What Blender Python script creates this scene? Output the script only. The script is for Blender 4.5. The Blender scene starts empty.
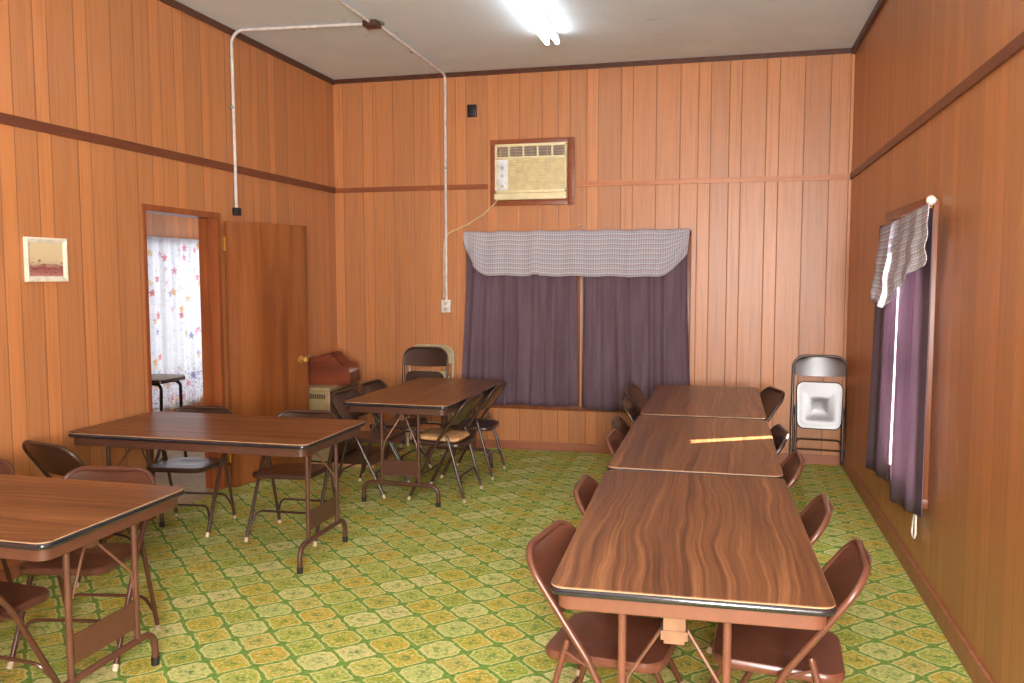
import bpy, bmesh, math, random
from mathutils import Vector, Matrix
random.seed(7)
R = math.radians
S = bpy.context.scene
C = S.collection

# ------------------------------------------------------------------ camera
FOCAL, YAW, PITCH, ROLL, CAMH = 850.0, -0.24559, -0.0773, -0.0008, 1.621
cd = bpy.data.cameras.new('camera'); cam = bpy.data.objects.new('camera', cd); C.objects.link(cam)
cd.sensor_width = 36.0; cd.lens = FOCAL / 1024 * 36.0; cd.clip_start = 0.05
_f = Vector((math.sin(YAW)*math.cos(PITCH), math.cos(YAW)*math.cos(PITCH), math.sin(PITCH)))
_r = Vector((math.cos(YAW), -math.sin(YAW), 0)); _u = _r.cross(_f)
_r2 = _r*math.cos(ROLL)+_u*math.sin(ROLL); _u2 = -_r*math.sin(ROLL)+_u*math.cos(ROLL)
cam.matrix_world = Matrix(((_r2.x,_u2.x,-_f.x,0),(_r2.y,_u2.y,-_f.y,0),(_r2.z,_u2.z,-_f.z,CAMH),(0,0,0,1)))
S.camera = cam

# ------------------------------------------------------------------ light, world, exposure
vs = S.view_settings
vs.view_transform = 'Standard'; vs.look = 'None'; vs.gamma = 1.0; vs.use_curve_mapping = False
vs.exposure = 0.14
w = bpy.data.worlds.new('World'); S.world = w; w.use_nodes = True
w.node_tree.nodes['Background'].inputs[0].default_value = (0.95, 0.98, 1.0, 1)
w.node_tree.nodes['Background'].inputs[1].default_value = 1.0

def light(name, kind, loc, target, energy, size=(1, 1), col=(1, 1, 1), angle=None):
    l = bpy.data.lights.new(name, kind); o = bpy.data.objects.new(name, l); C.objects.link(o)
    o.location = loc
    o.rotation_euler = (Vector(target)-Vector(loc)).to_track_quat('-Z', 'Y').to_euler()
    l.energy = energy; l.color = col
    if kind == 'AREA': l.shape = 'RECTANGLE'; l.size, l.size_y = size
    if angle is not None: l.angle = angle
    return o
SUN_D = Vector((-0.88*math.cos(R(31.5)), -0.475*math.cos(R(31.5)), -math.sin(R(31.5))))
light('sun', 'SUN', (6, 9, 5), Vector((6, 9, 5))+SUN_D, 110.0, col=(1, .86, .66), angle=R(.5))
light('front_window_daylight', 'AREA', (0.58, -1.9, 1.65), (-1.3, 6.0, 2.2), 400, (0.8, 1.5), (1, .98, .96))
light('camera_flash', 'AREA', (0.06, -0.22, 1.98), (-0.9, 5.0, 1.3), 55, (0.36, 0.28), (1, .98, .96))
light('right_window_daylight', 'AREA', (1.6, 5.1, 1.3), (0, 5.1, 1.2), 150, (1.0, 1.4), (1, 1, 1))
light('annex_side_fill', 'AREA', (-5.0, 10.1, 1.4), (-5.0, 7.5, 1.3), 34, (1.4, 1.2), (.97, .98, 1))  # added fill lamp to brighten the annex wall and the curtain front
light('annex_window_daylight', 'AREA', (-6.75, 8.5, 1.3), (-3.6, 8.3, 1.2), 30, (2.4, 2.0), (.95, .98, 1))

# ------------------------------------------------------------------ room numbers
XL, XR, YB, YF, H = -3.687, 1.004, 7.655, -2.3, 3.491
RAIL = 2.44
DY0, DY1, DZ = 4.84, 5.66, 2.06            # doorway in the left wall
WY0, WY1, WZ0, WZ1 = 4.63, 5.62, 0.50, 1.93  # window in the right wall
XA, YA0, YA1, HA = -6.29, 4.3, 10.2, 2.34   # room beyond the doorway

# ------------------------------------------------------------------ material helpers
def lin(c):
    c = c/255.0
    return c/12.92 if c <= .04045 else ((c+.055)/1.055)**2.4
def rgb(r, g, b, k=1.0): return (lin(r)*k, lin(g)*k, lin(b)*k, 1)

class NT:
    def __init__(s, name):
        s.mat = bpy.data.materials.new(name); s.mat.use_nodes = True
        s.t = s.mat.node_tree; s.b = s.t.nodes['Principled BSDF']; s.out = s.t.nodes['Material Output']
    def n(s, typ, **kw):
        nd = s.t.nodes.new(typ)
        for k, v in kw.items(): setattr(nd, k, v)
        return nd
    def put(s, sock, v):
        if isinstance(v, bpy.types.NodeSocket): s.t.links.new(v, sock)
        else: sock.default_value = v
    def m(s, op, *a):
        nd = s.n('ShaderNodeMath', operation=op)
        for i, v in enumerate(a): s.put(nd.inputs[i], v)
        return nd.outputs[0]
    def pos(s):
        g = s.n('ShaderNodeNewGeometry'); sp = s.n('ShaderNodeSeparateXYZ'); s.t.links.new(g.outputs['Position'], sp.inputs[0])
        return sp.outputs
    def obj(s):
        g = s.n('ShaderNodeTexCoord'); sp = s.n('ShaderNodeSeparateXYZ'); s.t.links.new(g.outputs['Object'], sp.inputs[0])
        return sp.outputs
    def rnd(s): return s.n('ShaderNodeObjectInfo').outputs['Random']
    def vec(s, x, y, z):
        c = s.n('ShaderNodeCombineXYZ')
        for i, v in enumerate((x, y, z)): s.put(c.inputs[i], v)
        return c.outputs[0]
    def noise(s, v, scale=1., detail=3., rough=.5, dist=0.):
        nd = s.n('ShaderNodeTexNoise'); s.put(nd.inputs['Vector'], v)
        nd.inputs['Scale'].default_value = scale; nd.inputs['Detail'].default_value = detail
        nd.inputs['Roughness'].default_value = rough; nd.inputs['Distortion'].default_value = dist
        return nd.outputs['Fac']
    def white(s, v):
        nd = s.n('ShaderNodeTexWhiteNoise', noise_dimensions='1D'); s.put(nd.inputs['W'], v); return nd.outputs['Value']
    def ramp(s, fac, stops, interp='LINEAR'):
        nd = s.n('ShaderNodeValToRGB'); cr = nd.color_ramp; cr.interpolation = interp
        while len(cr.elements) < len(stops): cr.elements.new(.5)
        for e, (p, c) in zip(cr.elements, stops):
            e.position = p
        for e, (p, c) in zip(cr.elements, stops):
            e.position = p; e.color = c if not isinstance(c, (int, float)) else (c, c, c, 1)
        s.put(nd.inputs[0], fac); return nd.outputs[0]
    def mix(s, f, a, b, mode='MIX'):
        nd = s.n('ShaderNodeMix', data_type='RGBA', blend_type=mode)
        s.put(nd.inputs[0], f); s.put(nd.inputs[6], a); s.put(nd.inputs[7], b); return nd.outputs[2]
    def step(s, x, lo, hi):
        nd = s.n('ShaderNodeMapRange', interpolation_type='SMOOTHSTEP')
        s.put(nd.inputs[0], x); nd.inputs[1].default_value = lo; nd.inputs[2].default_value = hi
        return nd.outputs[0]
    def bump(s, h, strength=.3, dist=.01):
        nd = s.n('ShaderNodeBump'); nd.inputs['Strength'].default_value = strength; nd.inputs['Distance'].default_value = dist
        s.put(nd.inputs['Height'], h); s.t.links.new(nd.outputs[0], s.b.inputs['Normal'])
    def fin(s, color=None, rough=None, metal=None, spec=None):
        if color is not None: s.put(s.b.inputs['Base Color'], color)
        if rough is not None: s.put(s.b.inputs['Roughness'], rough)
        if metal is not None: s.b.inputs['Metallic'].default_value = metal
        if spec is not None: s.b.inputs['Specular IOR Level'].default_value = spec
        return s.mat

def plain(name, col, rough=.5, metal=0., spec=.5, var=.12, scale=18.):
    t = NT(name); o = t.obj()
    n = t.noise(t.vec(o[0], o[1], o[2]), scale, 3)
    c = t.mix(t.step(n, .3, .7), tuple(v*(1-var) for v in col[:3])+(1,), tuple(min(1, v*(1+var)) for v in col[:3])+(1,))
    return t.fin(c, rough, metal, spec)

PERIOD = 1.2335
GR = [0, .204, .411, .564, .67, .825, .926, 1.129]
def panelling(name, axis, off, tint=(1, 1, 1), groove=.75, narrow=1.0):
    t = NT(name); p = t.pos()
    u = t.m('SUBTRACT', p[axis], off)
    k = t.m('DIVIDE', u, PERIOD); per = t.m('FLOOR', k); fr = t.m('FRACT', k)
    tones = [.42, .30, .48, .95, .38, .90, .34, .85]
    tone = t.ramp(fr, [(g/PERIOD, v) for g, v in zip(GR, tones)], 'CONSTANT')
    plank = t.ramp(fr, [(g/PERIOD, i/8.) for i, g in enumerate(GR)], 'CONSTANT')
    rv = t.white(t.m('ADD', t.m('MULTIPLY', plank, 57.3), t.m('MULTIPLY', per, 13.7)))
    hw = .0034/PERIOD
    st = [(0, 1), (hw, 0)]
    for g in GR[1:]:
        q = g/PERIOD; st += [(q-hw*1.1, 0), (q-hw*.5, 1), (q+hw*.5, 1), (q+hw*1.1, 0)]
    st = st[:30] + [(1-hw, 0), (1, 1)]
    gro = t.ramp(fr, st)
    va = t.vec(t.m('MULTIPLY', u, 26.), t.m('MULTIPLY', rv, 40.), t.m('MULTIPLY', p[2], .9))
    g1 = t.noise(va, 1.6, 5, .6, .4)
    g2 = t.noise(t.vec(t.m('MULTIPLY', u, 130.), t.m('MULTIPLY', rv, 9.), t.m('MULTIPLY', p[2], 2.2)), 1., 2)
    g3 = t.noise(t.vec(t.m('MULTIPLY', u, 5.), t.m('MULTIPLY', rv, 23.), t.m('MULTIPLY', p[2], 1.3)), 1.2, 2)
    def T(r, g, b): c = rgb(r, g, b); return (c[0]*tint[0], c[1]*tint[1], c[2]*tint[2], 1)
    tn = t.m('ADD', t.m('MULTIPLY', tone, .72*narrow), t.m('MULTIPLY', rv, .36))
    base = t.mix(tn, T(174, 118, 77), T(208, 138, 84))
    base = t.mix(t.m('MULTIPLY', t.step(g1, .42, .75), .38), base, T(146, 88, 52))
    base = t.mix(t.m('MULTIPLY', t.step(g2, .45, .75), .20), base, T(152, 94, 60))
    base = t.mix(t.m('MULTIPLY', t.step(g3, .55, .8), .25), base, T(212, 140, 86))
    base = t.mix(t.m('MULTIPLY', gro, groove), base, T(96, 54, 32))
    t.bump(t.m('MULTIPLY', gro, -1.), .35, .004)
    return t.fin(base, .40, 0, .6)

def laminate(name):
    t = NT(name); o = t.obj(); rd = t.rnd()
    ox = t.m('ADD', o[0], t.m('MULTIPLY', rd, 37.)); oy = t.m('ADD', o[1], t.m('MULTIPLY', rd, 11.))
    wp = t.noise(t.vec(t.m('MULTIPLY', ox, 1.5), t.m('MULTIPLY', oy, 3.6), 0.), 1., 2, .45)
    yy = t.m('ADD', oy, t.m('MULTIPLY', wp, .13))
    st = t.noise(t.vec(t.m('MULTIPLY', ox, .7), t.m('MULTIPLY', yy, 62.), 1.), 1., 5, .62)
    br = t.noise(t.vec(t.m('MULTIPLY', ox, .5), t.m('MULTIPLY', yy, 17.), 5.), 1., 2)
    fine = t.noise(t.vec(t.m('MULTIPLY', ox, 7.), t.m('MULTIPLY', oy, 190.), 0.), 1., 3, .6)
    c = t.ramp(t.m('ADD', t.m('MULTIPLY', st, .62), t.m('MULTIPLY', br, .38)), [(.36, rgb(64, 38, 25)), (.45, rgb(100, 61, 38)), (.53, rgb(124, 80, 49)), (.65, rgb(160, 108, 68))])
    c = t.mix(t.m('MULTIPLY', t.step(fine, .5, .7), .5), c, rgb(84, 50, 32))
    return t.fin(c, .34, 0, .42)

def carpet():
    t = NT('carpet'); p = t.pos()
    v0 = t.vec(p[0], p[1], 0.)
    wx = t.m('MULTIPLY', t.m('SUBTRACT', t.noise(v0, 26., 2), .5), .10)
    wy = t.m('MULTIPLY', t.m('SUBTRACT', t.noise(t.vec(p[0], p[1], 7.), 26., 2), .5), .10)
    a = t.m('ADD', t.m('DIVIDE', t.m('ADD', p[0], 1.64), .2320), wx)
    b = t.m('ADD', t.m('DIVIDE', t.m('SUBTRACT', p[1], 3.62), .2237), wy)
    i = t.m('ADD', a, b); j = t.m('SUBTRACT', b, a)
    ci = t.m('ROUND', i); cj = t.m('ROUND', j)
    li = t.m('ABSOLUTE', t.m('SUBTRACT', i, ci)); lj = t.m('ABSOLUTE', t.m('SUBTRACT', j, cj))
    sm = t.m('ADD', ci, cj)
    odd = t.m('FLOORED_MODULO', sm, 2.) if False else t.m('MULTIPLY', t.m('FRACT', t.m('MULTIPLY', sm, .5)), 2.)
    ac = t.m('FLOOR', t.m('ADD', t.m('MULTIPLY', t.m('SUBTRACT', ci, cj), .5), .01))
    bc = t.m('FLOOR', t.m('ADD', t.m('MULTIPLY', sm, .5), .01))
    A = t.m('MULTIPLY', t.m('FRACT', t.m('ADD', t.m('MULTIPLY', ac, .25), .0001)), 4.)
    B = t.m('MULTIPLY', t.m('FRACT', t.m('ADD', t.m('MULTIPLY', bc, .5), .0001)), 2.)
    idx = t.m('ADD', t.m('MULTIPLY', t.m('ROUND', odd), 8.), t.m('ADD', t.m('MULTIPLY', t.m('FLOOR', A), 2.), t.m('FLOOR', B)))
    f = t.m('DIVIDE', t.m('ADD', idx, .5), 16.)
    K = 1.0
    cols = [(212,210,150),(178,166,62),(192,188,98),(192,166,52),(186,200,128),(202,206,138),(200,164,62),(172,180,84),
            (214,210,158),(168,180,92),(198,174,96),(190,156,50),(198,176,100),(196,160,50),(152,166,62),(200,182,100)]
    # order of ramp = idx: oct (A,B) 00 01 10 11 20 21 30 31 then squares the same way
    cols[8:16] = [(214,210,158),(166,180,92),(196,170,66),(152,158,54),(198,178,98),(196,172,64),(152,166,60),(198,182,96)]
    col = t.ramp(f, [(q/16., rgb(*[z*.72+w_*.28 for z, w_ in zip(c, (206, 206, 104))], K)) for q, c in enumerate(cols)], 'CONSTANT')
    mx = t.m('MAXIMUM', li, lj); sm2 = t.m('MULTIPLY', t.m('ADD', li, lj), .62)
    doct = t.m('MAXIMUM', mx, sm2)
    osz, ssz = .50, .445
    d = t.mix(t.m('ROUND', odd), doct, t.m('ADD', mx, osz-ssz))   # edge where d == osz
    n1 = t.noise(v0, 70., 4, .65); n2 = t.noise(t.vec(p[0], p[1], 3.), 38., 3, .6); n3 = t.noise(t.vec(p[0], p[1], 5.), 120., 2)
    col = t.mix(t.m('MULTIPLY', t.step(n2, .5, .62), .72), col, rgb(112, 156, 58, K))
    col = t.mix(t.m('MULTIPLY', t.step(n1, .54, .68), .55), col, rgb(226, 180, 84, K))
    col = t.mix(t.m('MULTIPLY', t.step(n3, .58, .7), .55), col, rgb(84, 112, 52, K))
    n6 = t.noise(t.vec(p[0], p[1], 11.), 62., 3, .6)
    col = t.mix(t.m('MULTIPLY', t.step(n6, .52, .64), .6), col, rgb(234, 228, 176, K))
    core = t.m('MULTIPLY', t.m('SUBTRACT', 1., t.step(doct, .05, .24)), t.step(t.noise(t.vec(p[0], p[1], 9.), 55., 2), .42, .6))
    col = t.mix(t.m('MULTIPLY', core, .8), col, rgb(82, 128, 72, K))
    rim = t.m('MULTIPLY', t.step(d, osz-.085, osz-.05), t.m('SUBTRACT', 1., t.step(d, osz-.03, osz-.005)))
    col = t.mix(t.m('MULTIPLY', rim, .62), col, rgb(226, 222, 160, K))
    gro = t.step(d, osz-.04, osz)
    gcol = t.mix(t.step(n1, .35, .65), rgb(96, 136, 54, K), rgb(138, 170, 86, K))
    col = t.mix(gro, col, gcol)
    n5 = t.noise(v0, 420., 2)
    col = t.mix(t.m('MULTIPLY', t.step(n5, .5, .8), .25), col, rgb(120, 130, 60, K))
    t.bump(t.m('ADD', t.m('MULTIPLY', gro, -.5), n5), .35, .006)
    return t.fin(col, .95, 0, .1)

def checked(name):
    t = NT(name); o = t.n('ShaderNodeTexCoord').outputs['UV']; sp = t.n('ShaderNodeSeparateXYZ'); t.t.links.new(o, sp.inputs[0])
    def bands(c, k): return t.step(t.m('SINE', t.m('MULTIPLY', c, k)), -.1, .5)
    x, y = sp.outputs[0], sp.outputs[1]
    a = bands(x, 6.2832/.021); b = bands(y, 6.2832/.021)
    s = t.m('MULTIPLY', t.m('ADD', a, b), .5)
    c = t.mix(s, rgb(234, 234, 240), rgb(172, 174, 190))
    c = t.mix(t.m('MULTIPLY', bands(y, 6.2832/.042), .35), c, rgb(190, 150, 150))
    d = t.n('ShaderNodeBsdfDiffuse'); tr = t.n('ShaderNodeBsdfTranslucent'); mx = t.n('ShaderNodeMixShader')
    t.put(d.inputs[0], c); t.put(tr.inputs[0], c); mx.inputs[0].default_value = .36
    t.t.links.new(d.outputs[0], mx.inputs[1]); t.t.links.new(tr.outputs[0], mx.inputs[2]); t.t.links.new(mx.outputs[0], t.out.inputs[0])
    return t.mat

def cloth(name, c1, c2, trans):
    t = NT(name); o = t.obj()
    n = t.noise(t.vec(o[0], o[1], o[2]), 160., 2)
    n2 = t.noise(t.vec(t.m('MULTIPLY', o[0], 4.), t.m('MULTIPLY', o[1], 4.), t.m('MULTIPLY', o[2], .6)), 3., 3)
    c = t.mix(t.m('ADD', t.m('MULTIPLY', t.step(n, .3, .7), .5), t.m('MULTIPLY', t.step(n2, .3, .7), .5)), c1, c2)
    d = t.n('ShaderNodeBsdfDiffuse'); tr = t.n('ShaderNodeBsdfTranslucent'); mx = t.n('ShaderNodeMixShader')
    t.put(d.inputs[0], c); t.put(tr.inputs[0], c); mx.inputs[0].default_value = trans
    t.t.links.new(d.outputs[0], mx.inputs[1]); t.t.links.new(tr.outputs[0], mx.inputs[2]); t.t.links.new(mx.outputs[0], t.out.inputs[0])
    return t.mat

def floral(name):
    t = NT(name); o = t.n('ShaderNodeTexCoord').outputs['UV']; sp = t.n('ShaderNodeSeparateXYZ'); t.t.links.new(o, sp.inputs[0])
    x, y = sp.outputs[0], sp.outputs[1]
    v = t.n('ShaderNodeTexVoronoi'); t.put(v.inputs['Vector'], t.vec(x, y, 0.)); v.inputs['Scale'].default_value = 8.
    dist = v.outputs['Distance']; cs = t.n('ShaderNodeSeparateColor'); t.t.links.new(v.outputs['Color'], cs.inputs[0])
    sub = t.n('ShaderNodeVectorMath', operation='SUBTRACT'); t.t.links.new(t.vec(x, y, 0.), sub.inputs[0])
    sc = t.n('ShaderNodeVectorMath', operation='SCALE'); t.t.links.new(v.outputs['Position'], sc.inputs[0]); sc.inputs['Scale'].default_value = 1.
    t.t.links.new(sc.outputs[0], sub.inputs[1]); s2 = t.n('ShaderNodeSeparateXYZ'); t.t.links.new(sub.outputs[0], s2.inputs[0])
    ang = t.m('ARCTAN2', s2.outputs[1], s2.outputs[0])
    pet = t.m('ADD', .29, t.m('MULTIPLY', t.m('SINE', t.m('MULTIPLY', ang, 5.)), .09))
    fl = t.m('SUBTRACT', 1., t.step(t.m('SUBTRACT', dist, pet), -.02, .04))
    ring = t.m('MULTIPLY', fl, t.step(t.m('SUBTRACT', pet, dist), .0, .14))
    fcol = t.ramp(cs.outputs[0], [(0, rgb(222, 74, 96)), (.3, rgb(232, 176, 60)), (.55, rgb(214, 84, 130)), (.75, rgb(120, 130, 190)), (.9, rgb(226, 190, 90))], 'CONSTANT')
    on = t.step(cs.outputs[1], .18, .2)
    base = rgb(244, 246, 250)
    c = t.mix(t.m('MULTIPLY', t.m('MULTIPLY', fl, on), .55), base, fcol)
    c = t.mix(t.m('MULTIPLY', t.m('MULTIPLY', t.m('SUBTRACT', 1., t.step(dist, .04, .08)), on), .9), c, rgb(240, 210, 90))
    n = t.noise(t.vec(x, y, 2.), 16., 2, .5, 1.2)
    line = t.m('SUBTRACT', 1., t.step(t.m('ABSOLUTE', t.m('SUBTRACT', n, .5)), .006, .022))
    c = t.mix(t.m('MULTIPLY', line, .35), c, rgb(140, 160, 200))
    low = t.m('SUBTRACT', 1., t.step(y, .42, .62))
    n4 = t.noise(t.vec(x, y, 6.), 34., 3)
    c = t.mix(t.m('MULTIPLY', t.m('MULTIPLY', low, t.step(n4, .5, .6)), .5), c, rgb(130, 126, 180))
    c = t.mix(t.m('MULTIPLY', t.m('MULTIPLY', low, t.step(n4, .42, .36)), .6), c, rgb(200, 90, 130)) if False else c
    d = t.n('ShaderNodeBsdfDiffuse'); tr = t.n('ShaderNodeBsdfTranslucent'); mx = t.n('ShaderNodeMixShader')
    t.put(d.inputs[0], c); t.put(tr.inputs[0], c); mx.inputs[0].default_value = .5
    t.t.links.new(d.outputs[0], mx.inputs[1]); t.t.links.new(tr.outputs[0], mx.inputs[2]); t.t.links.new(mx.outputs[0], t.out.inputs[0])
    return t.mat

def emit(name, col, k):
    t = NT(name); t.b.inputs['Emission Color'].default_value = col; t.b.inputs['Emission Strength'].default_value = k
    return t.fin((.9, .9, .9, 1), .4)

def glass(name):
    t = NT(name); tr = t.n('ShaderNodeBsdfTransparent'); gl = t.n('ShaderNodeBsdfGlossy'); mx = t.n('ShaderNodeMixShader')
    gl.inputs['Roughness'].default_value = .03; mx.inputs[0].default_value = .06
    t.t.links.new(tr.outputs[0], mx.inputs[1]); t.t.links.new(gl.outputs[0], mx.inputs[2]); t.t.links.new(mx.outputs[0], t.out.inputs[0])
    return t.mat

def wood(name, c1, c2, axis=2, rough=.38, scale=1.):
    t = NT(name); o = t.obj(); k = [14., 14., 14.]; k[axis] = 1.1
    v = t.vec(*[t.m('MULTIPLY', o[q], k[q]*scale) for q in range(3)])
    n = t.noise(v, 1., 4, .55, .6); k2 = [120., 120., 120.]; k2[axis] = 4.
    n2 = t.noise(t.vec(*[t.m('MULTIPLY', o[q], k2[q]) for q in range(3)]), 1., 2)
    c = t.mix(t.step(n, .3, .7), c1, c2)
    c = t.mix(t.m('MULTIPLY', t.step(n2, .5, .75), .3), c, tuple(q*.6 for q in c1[:3])+(1,))
    return t.fin(c, rough, 0, .4)

def ceiling_mat():
    t = NT('ceiling_paint'); p = t.pos()
    n = t.noise(t.vec(p[0], p[1], p[2]), 1.6, 4)
    c = t.mix(t.step(n, .3, .7), rgb(220, 230, 242), rgb(228, 238, 250))
    n2 = t.noise(t.vec(p[0], p[1], 4.), 2.2, 2, .5, .8)
    line = t.m('SUBTRACT', 1., t.step(t.m('ABSOLUTE', t.m('SUBTRACT', n2, .5)), .001, .006))
    edge = t.step(t.noise(t.vec(p[0], p[1], 8.), 1.3, 2), .58, .66)
    c = t.mix(t.m('MULTIPLY', t.m('MULTIPLY', line, edge), .35), c, rgb(150, 140, 140))
    return t.fin(c, .8, 0, .2)

def painting():
    t = NT('seascape_print'); o = t.obj()
    z = o[2]; n = t.noise(t.vec(t.m('MULTIPLY', o[1], 14.), t.m('MULTIPLY', z, 55.), 0.), 1., 4, .6)
    n2 = t.noise(t.vec(t.m('MULTIPLY', o[1], 30.), t.m('MULTIPLY', z, 90.), 4.), 1., 3)
    h = t.m('ADD', z, t.m('MULTIPLY', t.m('SUBTRACT', n, .5), .05))
    c = t.ramp(t.m('ADD', t.m('MULTIPLY', h, 4.4), .5), [(0, rgb(206, 180, 150)), (.14, rgb(176, 118, 112)), (.3, rgb(150, 82, 80)), (.42, rgb(206, 186, 152)), (.52, rgb(214, 196, 158)), (1, rgb(222, 206, 166))])
    low = t.m('SUBTRACT', 1., t.step(z, -.01, .015))
    c = t.mix(t.m('MULTIPLY', t.m('MULTIPLY', low, t.step(n2, .54, .64)), .8), c, rgb(120, 58, 56))
    return t.fin(c, .5)

M = dict(
    wall_back=panelling('panelling_back', 0, -3.283), wall_left=panelling('panelling_left', 1, 4.379),
    wall_right=panelling('panelling_right', 1, 4.9, groove=.35, narrow=.6), wall_annex=panelling('panelling_annex', 1, 4.5, groove=.6),
    carpet=carpet(), ceiling=ceiling_mat(), laminate=laminate('walnut_laminate'),
    rail=wood('rail_wood', rgb(104, 56, 36), rgb(122, 68, 44), 1), railx=wood('rail_wood_back', rgb(132, 74, 46), rgb(156, 90, 56), 0), rail_lit=wood('rail_wood_lit', rgb(184, 116, 74), rgb(204, 134, 88), 0),  # last rail wood: paler copy, brighter light on that stretch put into the colour
    crown=wood('crown_wood', rgb(74, 44, 32), rgb(92, 56, 40), 1), base=wood('base_wood', rgb(158, 98, 72), rgb(176, 114, 86), 0),
    casing=wood('casing_wood', rgb(140, 74, 40), rgb(164, 92, 50), 2), door=wood('door_veneer', rgb(126, 70, 36), rgb(160, 96, 52), 2, .3, .5),
    frame=wood('window_wood', rgb(120, 66, 40), rgb(140, 80, 48), 2), acframe=wood('ac_trim_wood', rgb(134, 72, 44), rgb(156, 90, 56), 0),
    chair=plain('brown_enamel', rgb(104, 62, 46), .30, 0, .55, .06), chair2=plain('dark_brown_enamel_dimmed', rgb(62, 41, 32), .29, 0, .7, .06),  # second enamel: darker tone plus flash falloff at distance put into the colour
    beige_metal=plain('beige_enamel', rgb(190, 176, 140), .4), steel=plain('table_enamel', rgb(116, 72, 54), .38, 0, .5, .06),
    tip=plain('leg_tip_plastic', rgb(196, 176, 150), .6), tipdark=plain('black_rubber', rgb(30, 28, 28), .6),
    chrome=plain('chrome', rgb(200, 200, 204), .18, 1.), rod=plain('brace_rod_steel', rgb(120, 84, 66), .4, .3), steel3=plain('table_enamel_dimmed', rgb(94, 58, 44), .38, 0, .5, .06), chair3=plain('brown_enamel_dimmed', rgb(84, 50, 38), .3, 0, .55, .06), steel2=plain('dark_table_enamel_dimmed', rgb(84, 54, 42), .36, 0, .5, .06), zinc=plain('zinc_bracket', rgb(150, 112, 88), .45, .4),  # darker table and chair enamels: tone with flash falloff put into the colour
    band=plain('black_vinyl', rgb(30, 30, 38), .16, 0, .9), pale_edge=plain('laminate_edge', rgb(180, 146, 114), .4),
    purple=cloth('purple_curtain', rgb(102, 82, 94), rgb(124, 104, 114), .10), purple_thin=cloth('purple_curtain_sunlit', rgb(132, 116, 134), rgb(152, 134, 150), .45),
    check=checked('grey_check_cloth'), floral=floral('floral_sheer'), liner=cloth('sheer_white', rgb(236,232,236), rgb(246,244,246), .6),
    ac=plain('ac_plastic', rgb(236, 224, 178), .45, var=.05), acdark=plain('ac_vent', rgb(122, 120, 114), .5), acwhite=plain('ac_panel', rgb(226, 230, 236), .4),
    aclouver=plain('ac_louver', rgb(218, 202, 150), .45), pipe=plain('painted_pipe', rgb(212, 208, 206), .35), black=plain('black_box', rgb(24, 26, 28), .45),
    galv=plain('galvanised_plate', rgb(150, 168, 170), .35, .6), brownbox=plain('brown_box', rgb(76, 48, 36), .5), outlet=plain('outlet_plate', rgb(226, 222, 214), .4),
    white=plain('white_paint', rgb(228, 224, 216), .5), cream=plain('cream_frame', rgb(232, 226, 206), .45), print=painting(),
    heater=plain('heater_enamel', rgb(156, 136, 98), .4), heaterside=plain('heater_side', rgb(92, 70, 50), .45), slot=plain('dark_slot', rgb(40, 34, 28), .6),
    booster=wood('booster_wood_grain', rgb(96, 44, 26), rgb(128, 62, 36), 0, .3), pale=plain('pale_plastic', rgb(196, 184, 160), .5), grey=plain('grey_plastic', rgb(190, 194, 192), .5),
    brass=plain('brass', rgb(232, 190, 104), .32, .75), tan=plain('tan_cushion', rgb(206, 160, 110), .9, 0, .1, .15), lamp=emit('fluorescent_glow', (.93, 1, 1, 1), 10.),
    lampbody=plain('lamp_enamel', rgb(236, 236, 232), .4), annexfloor=plain('annex_floor', rgb(176, 150, 104), .6), glass=glass('window_glass'),
    cord=plain('cord_plastic', rgb(214, 190, 150), .5), cordwhite=plain('cord_white', rgb(236, 230, 216), .6),
)

# ------------------------------------------------------------------ geometry helpers
def empty(name, loc, rz=0, rx=0):
    o = bpy.data.objects.new(name, None); C.objects.link(o); o.location = loc; o.rotation_euler = (rx, 0, rz); o.empty_display_size = .1
    return o
def tag(o, label=None, cat=None, group=None, kind=None):
    if label: o['label'] = label
    if cat: o['category'] = cat
    if group: o['group'] = group
    if kind: o['kind'] = kind
    return o
def mk(name, bm, mat, parent=None, smooth=True, loc=None, solid=None):
    bmesh.ops.recalc_face_normals(bm, faces=bm.faces[:])
    me = bpy.data.meshes.new(name); bm.to_mesh(me); bm.free()
    for p in me.polygons: p.use_smooth = smooth
    if smooth:
        try: me.set_sharp_from_angle(angle=R(38))
        except Exception: pass
    o = bpy.data.objects.new(name, me); C.objects.link(o)
    me.materials.append(M[mat] if isinstance(mat, str) else mat)
    if parent: o.parent = parent
    if loc: o.location = loc
    if solid:
        s = o.modifiers.new('thickness', 'SOLIDIFY'); s.thickness = solid; s.offset = 0
    return o
def bx(bm, x0, x1, y0, y1, z0, z1, bev=0):
    vs_ = [bm.verts.new((x, y, z)) for z in (z0, z1) for y in (y0, y1) for x in (x0, x1)]
    fs = [bm.faces.new([vs_[k] for k in q]) for q in ((0, 2, 3, 1), (4, 5, 7, 6), (0, 1, 5, 4), (2, 6, 7, 3), (0, 4, 6, 2), (1, 3, 7, 5))]
    if bev:
        es = list({e for f in fs for e in f.edges})
        bmesh.ops.bevel(bm, geom=es, offset=bev, segments=2, affect='EDGES', profile=.5)
    return bm
def box(x0, x1, y0, y1, z0, z1, bev=0): return bx(bmesh.new(), x0, x1, y0, y1, z0, z1, bev)
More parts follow.
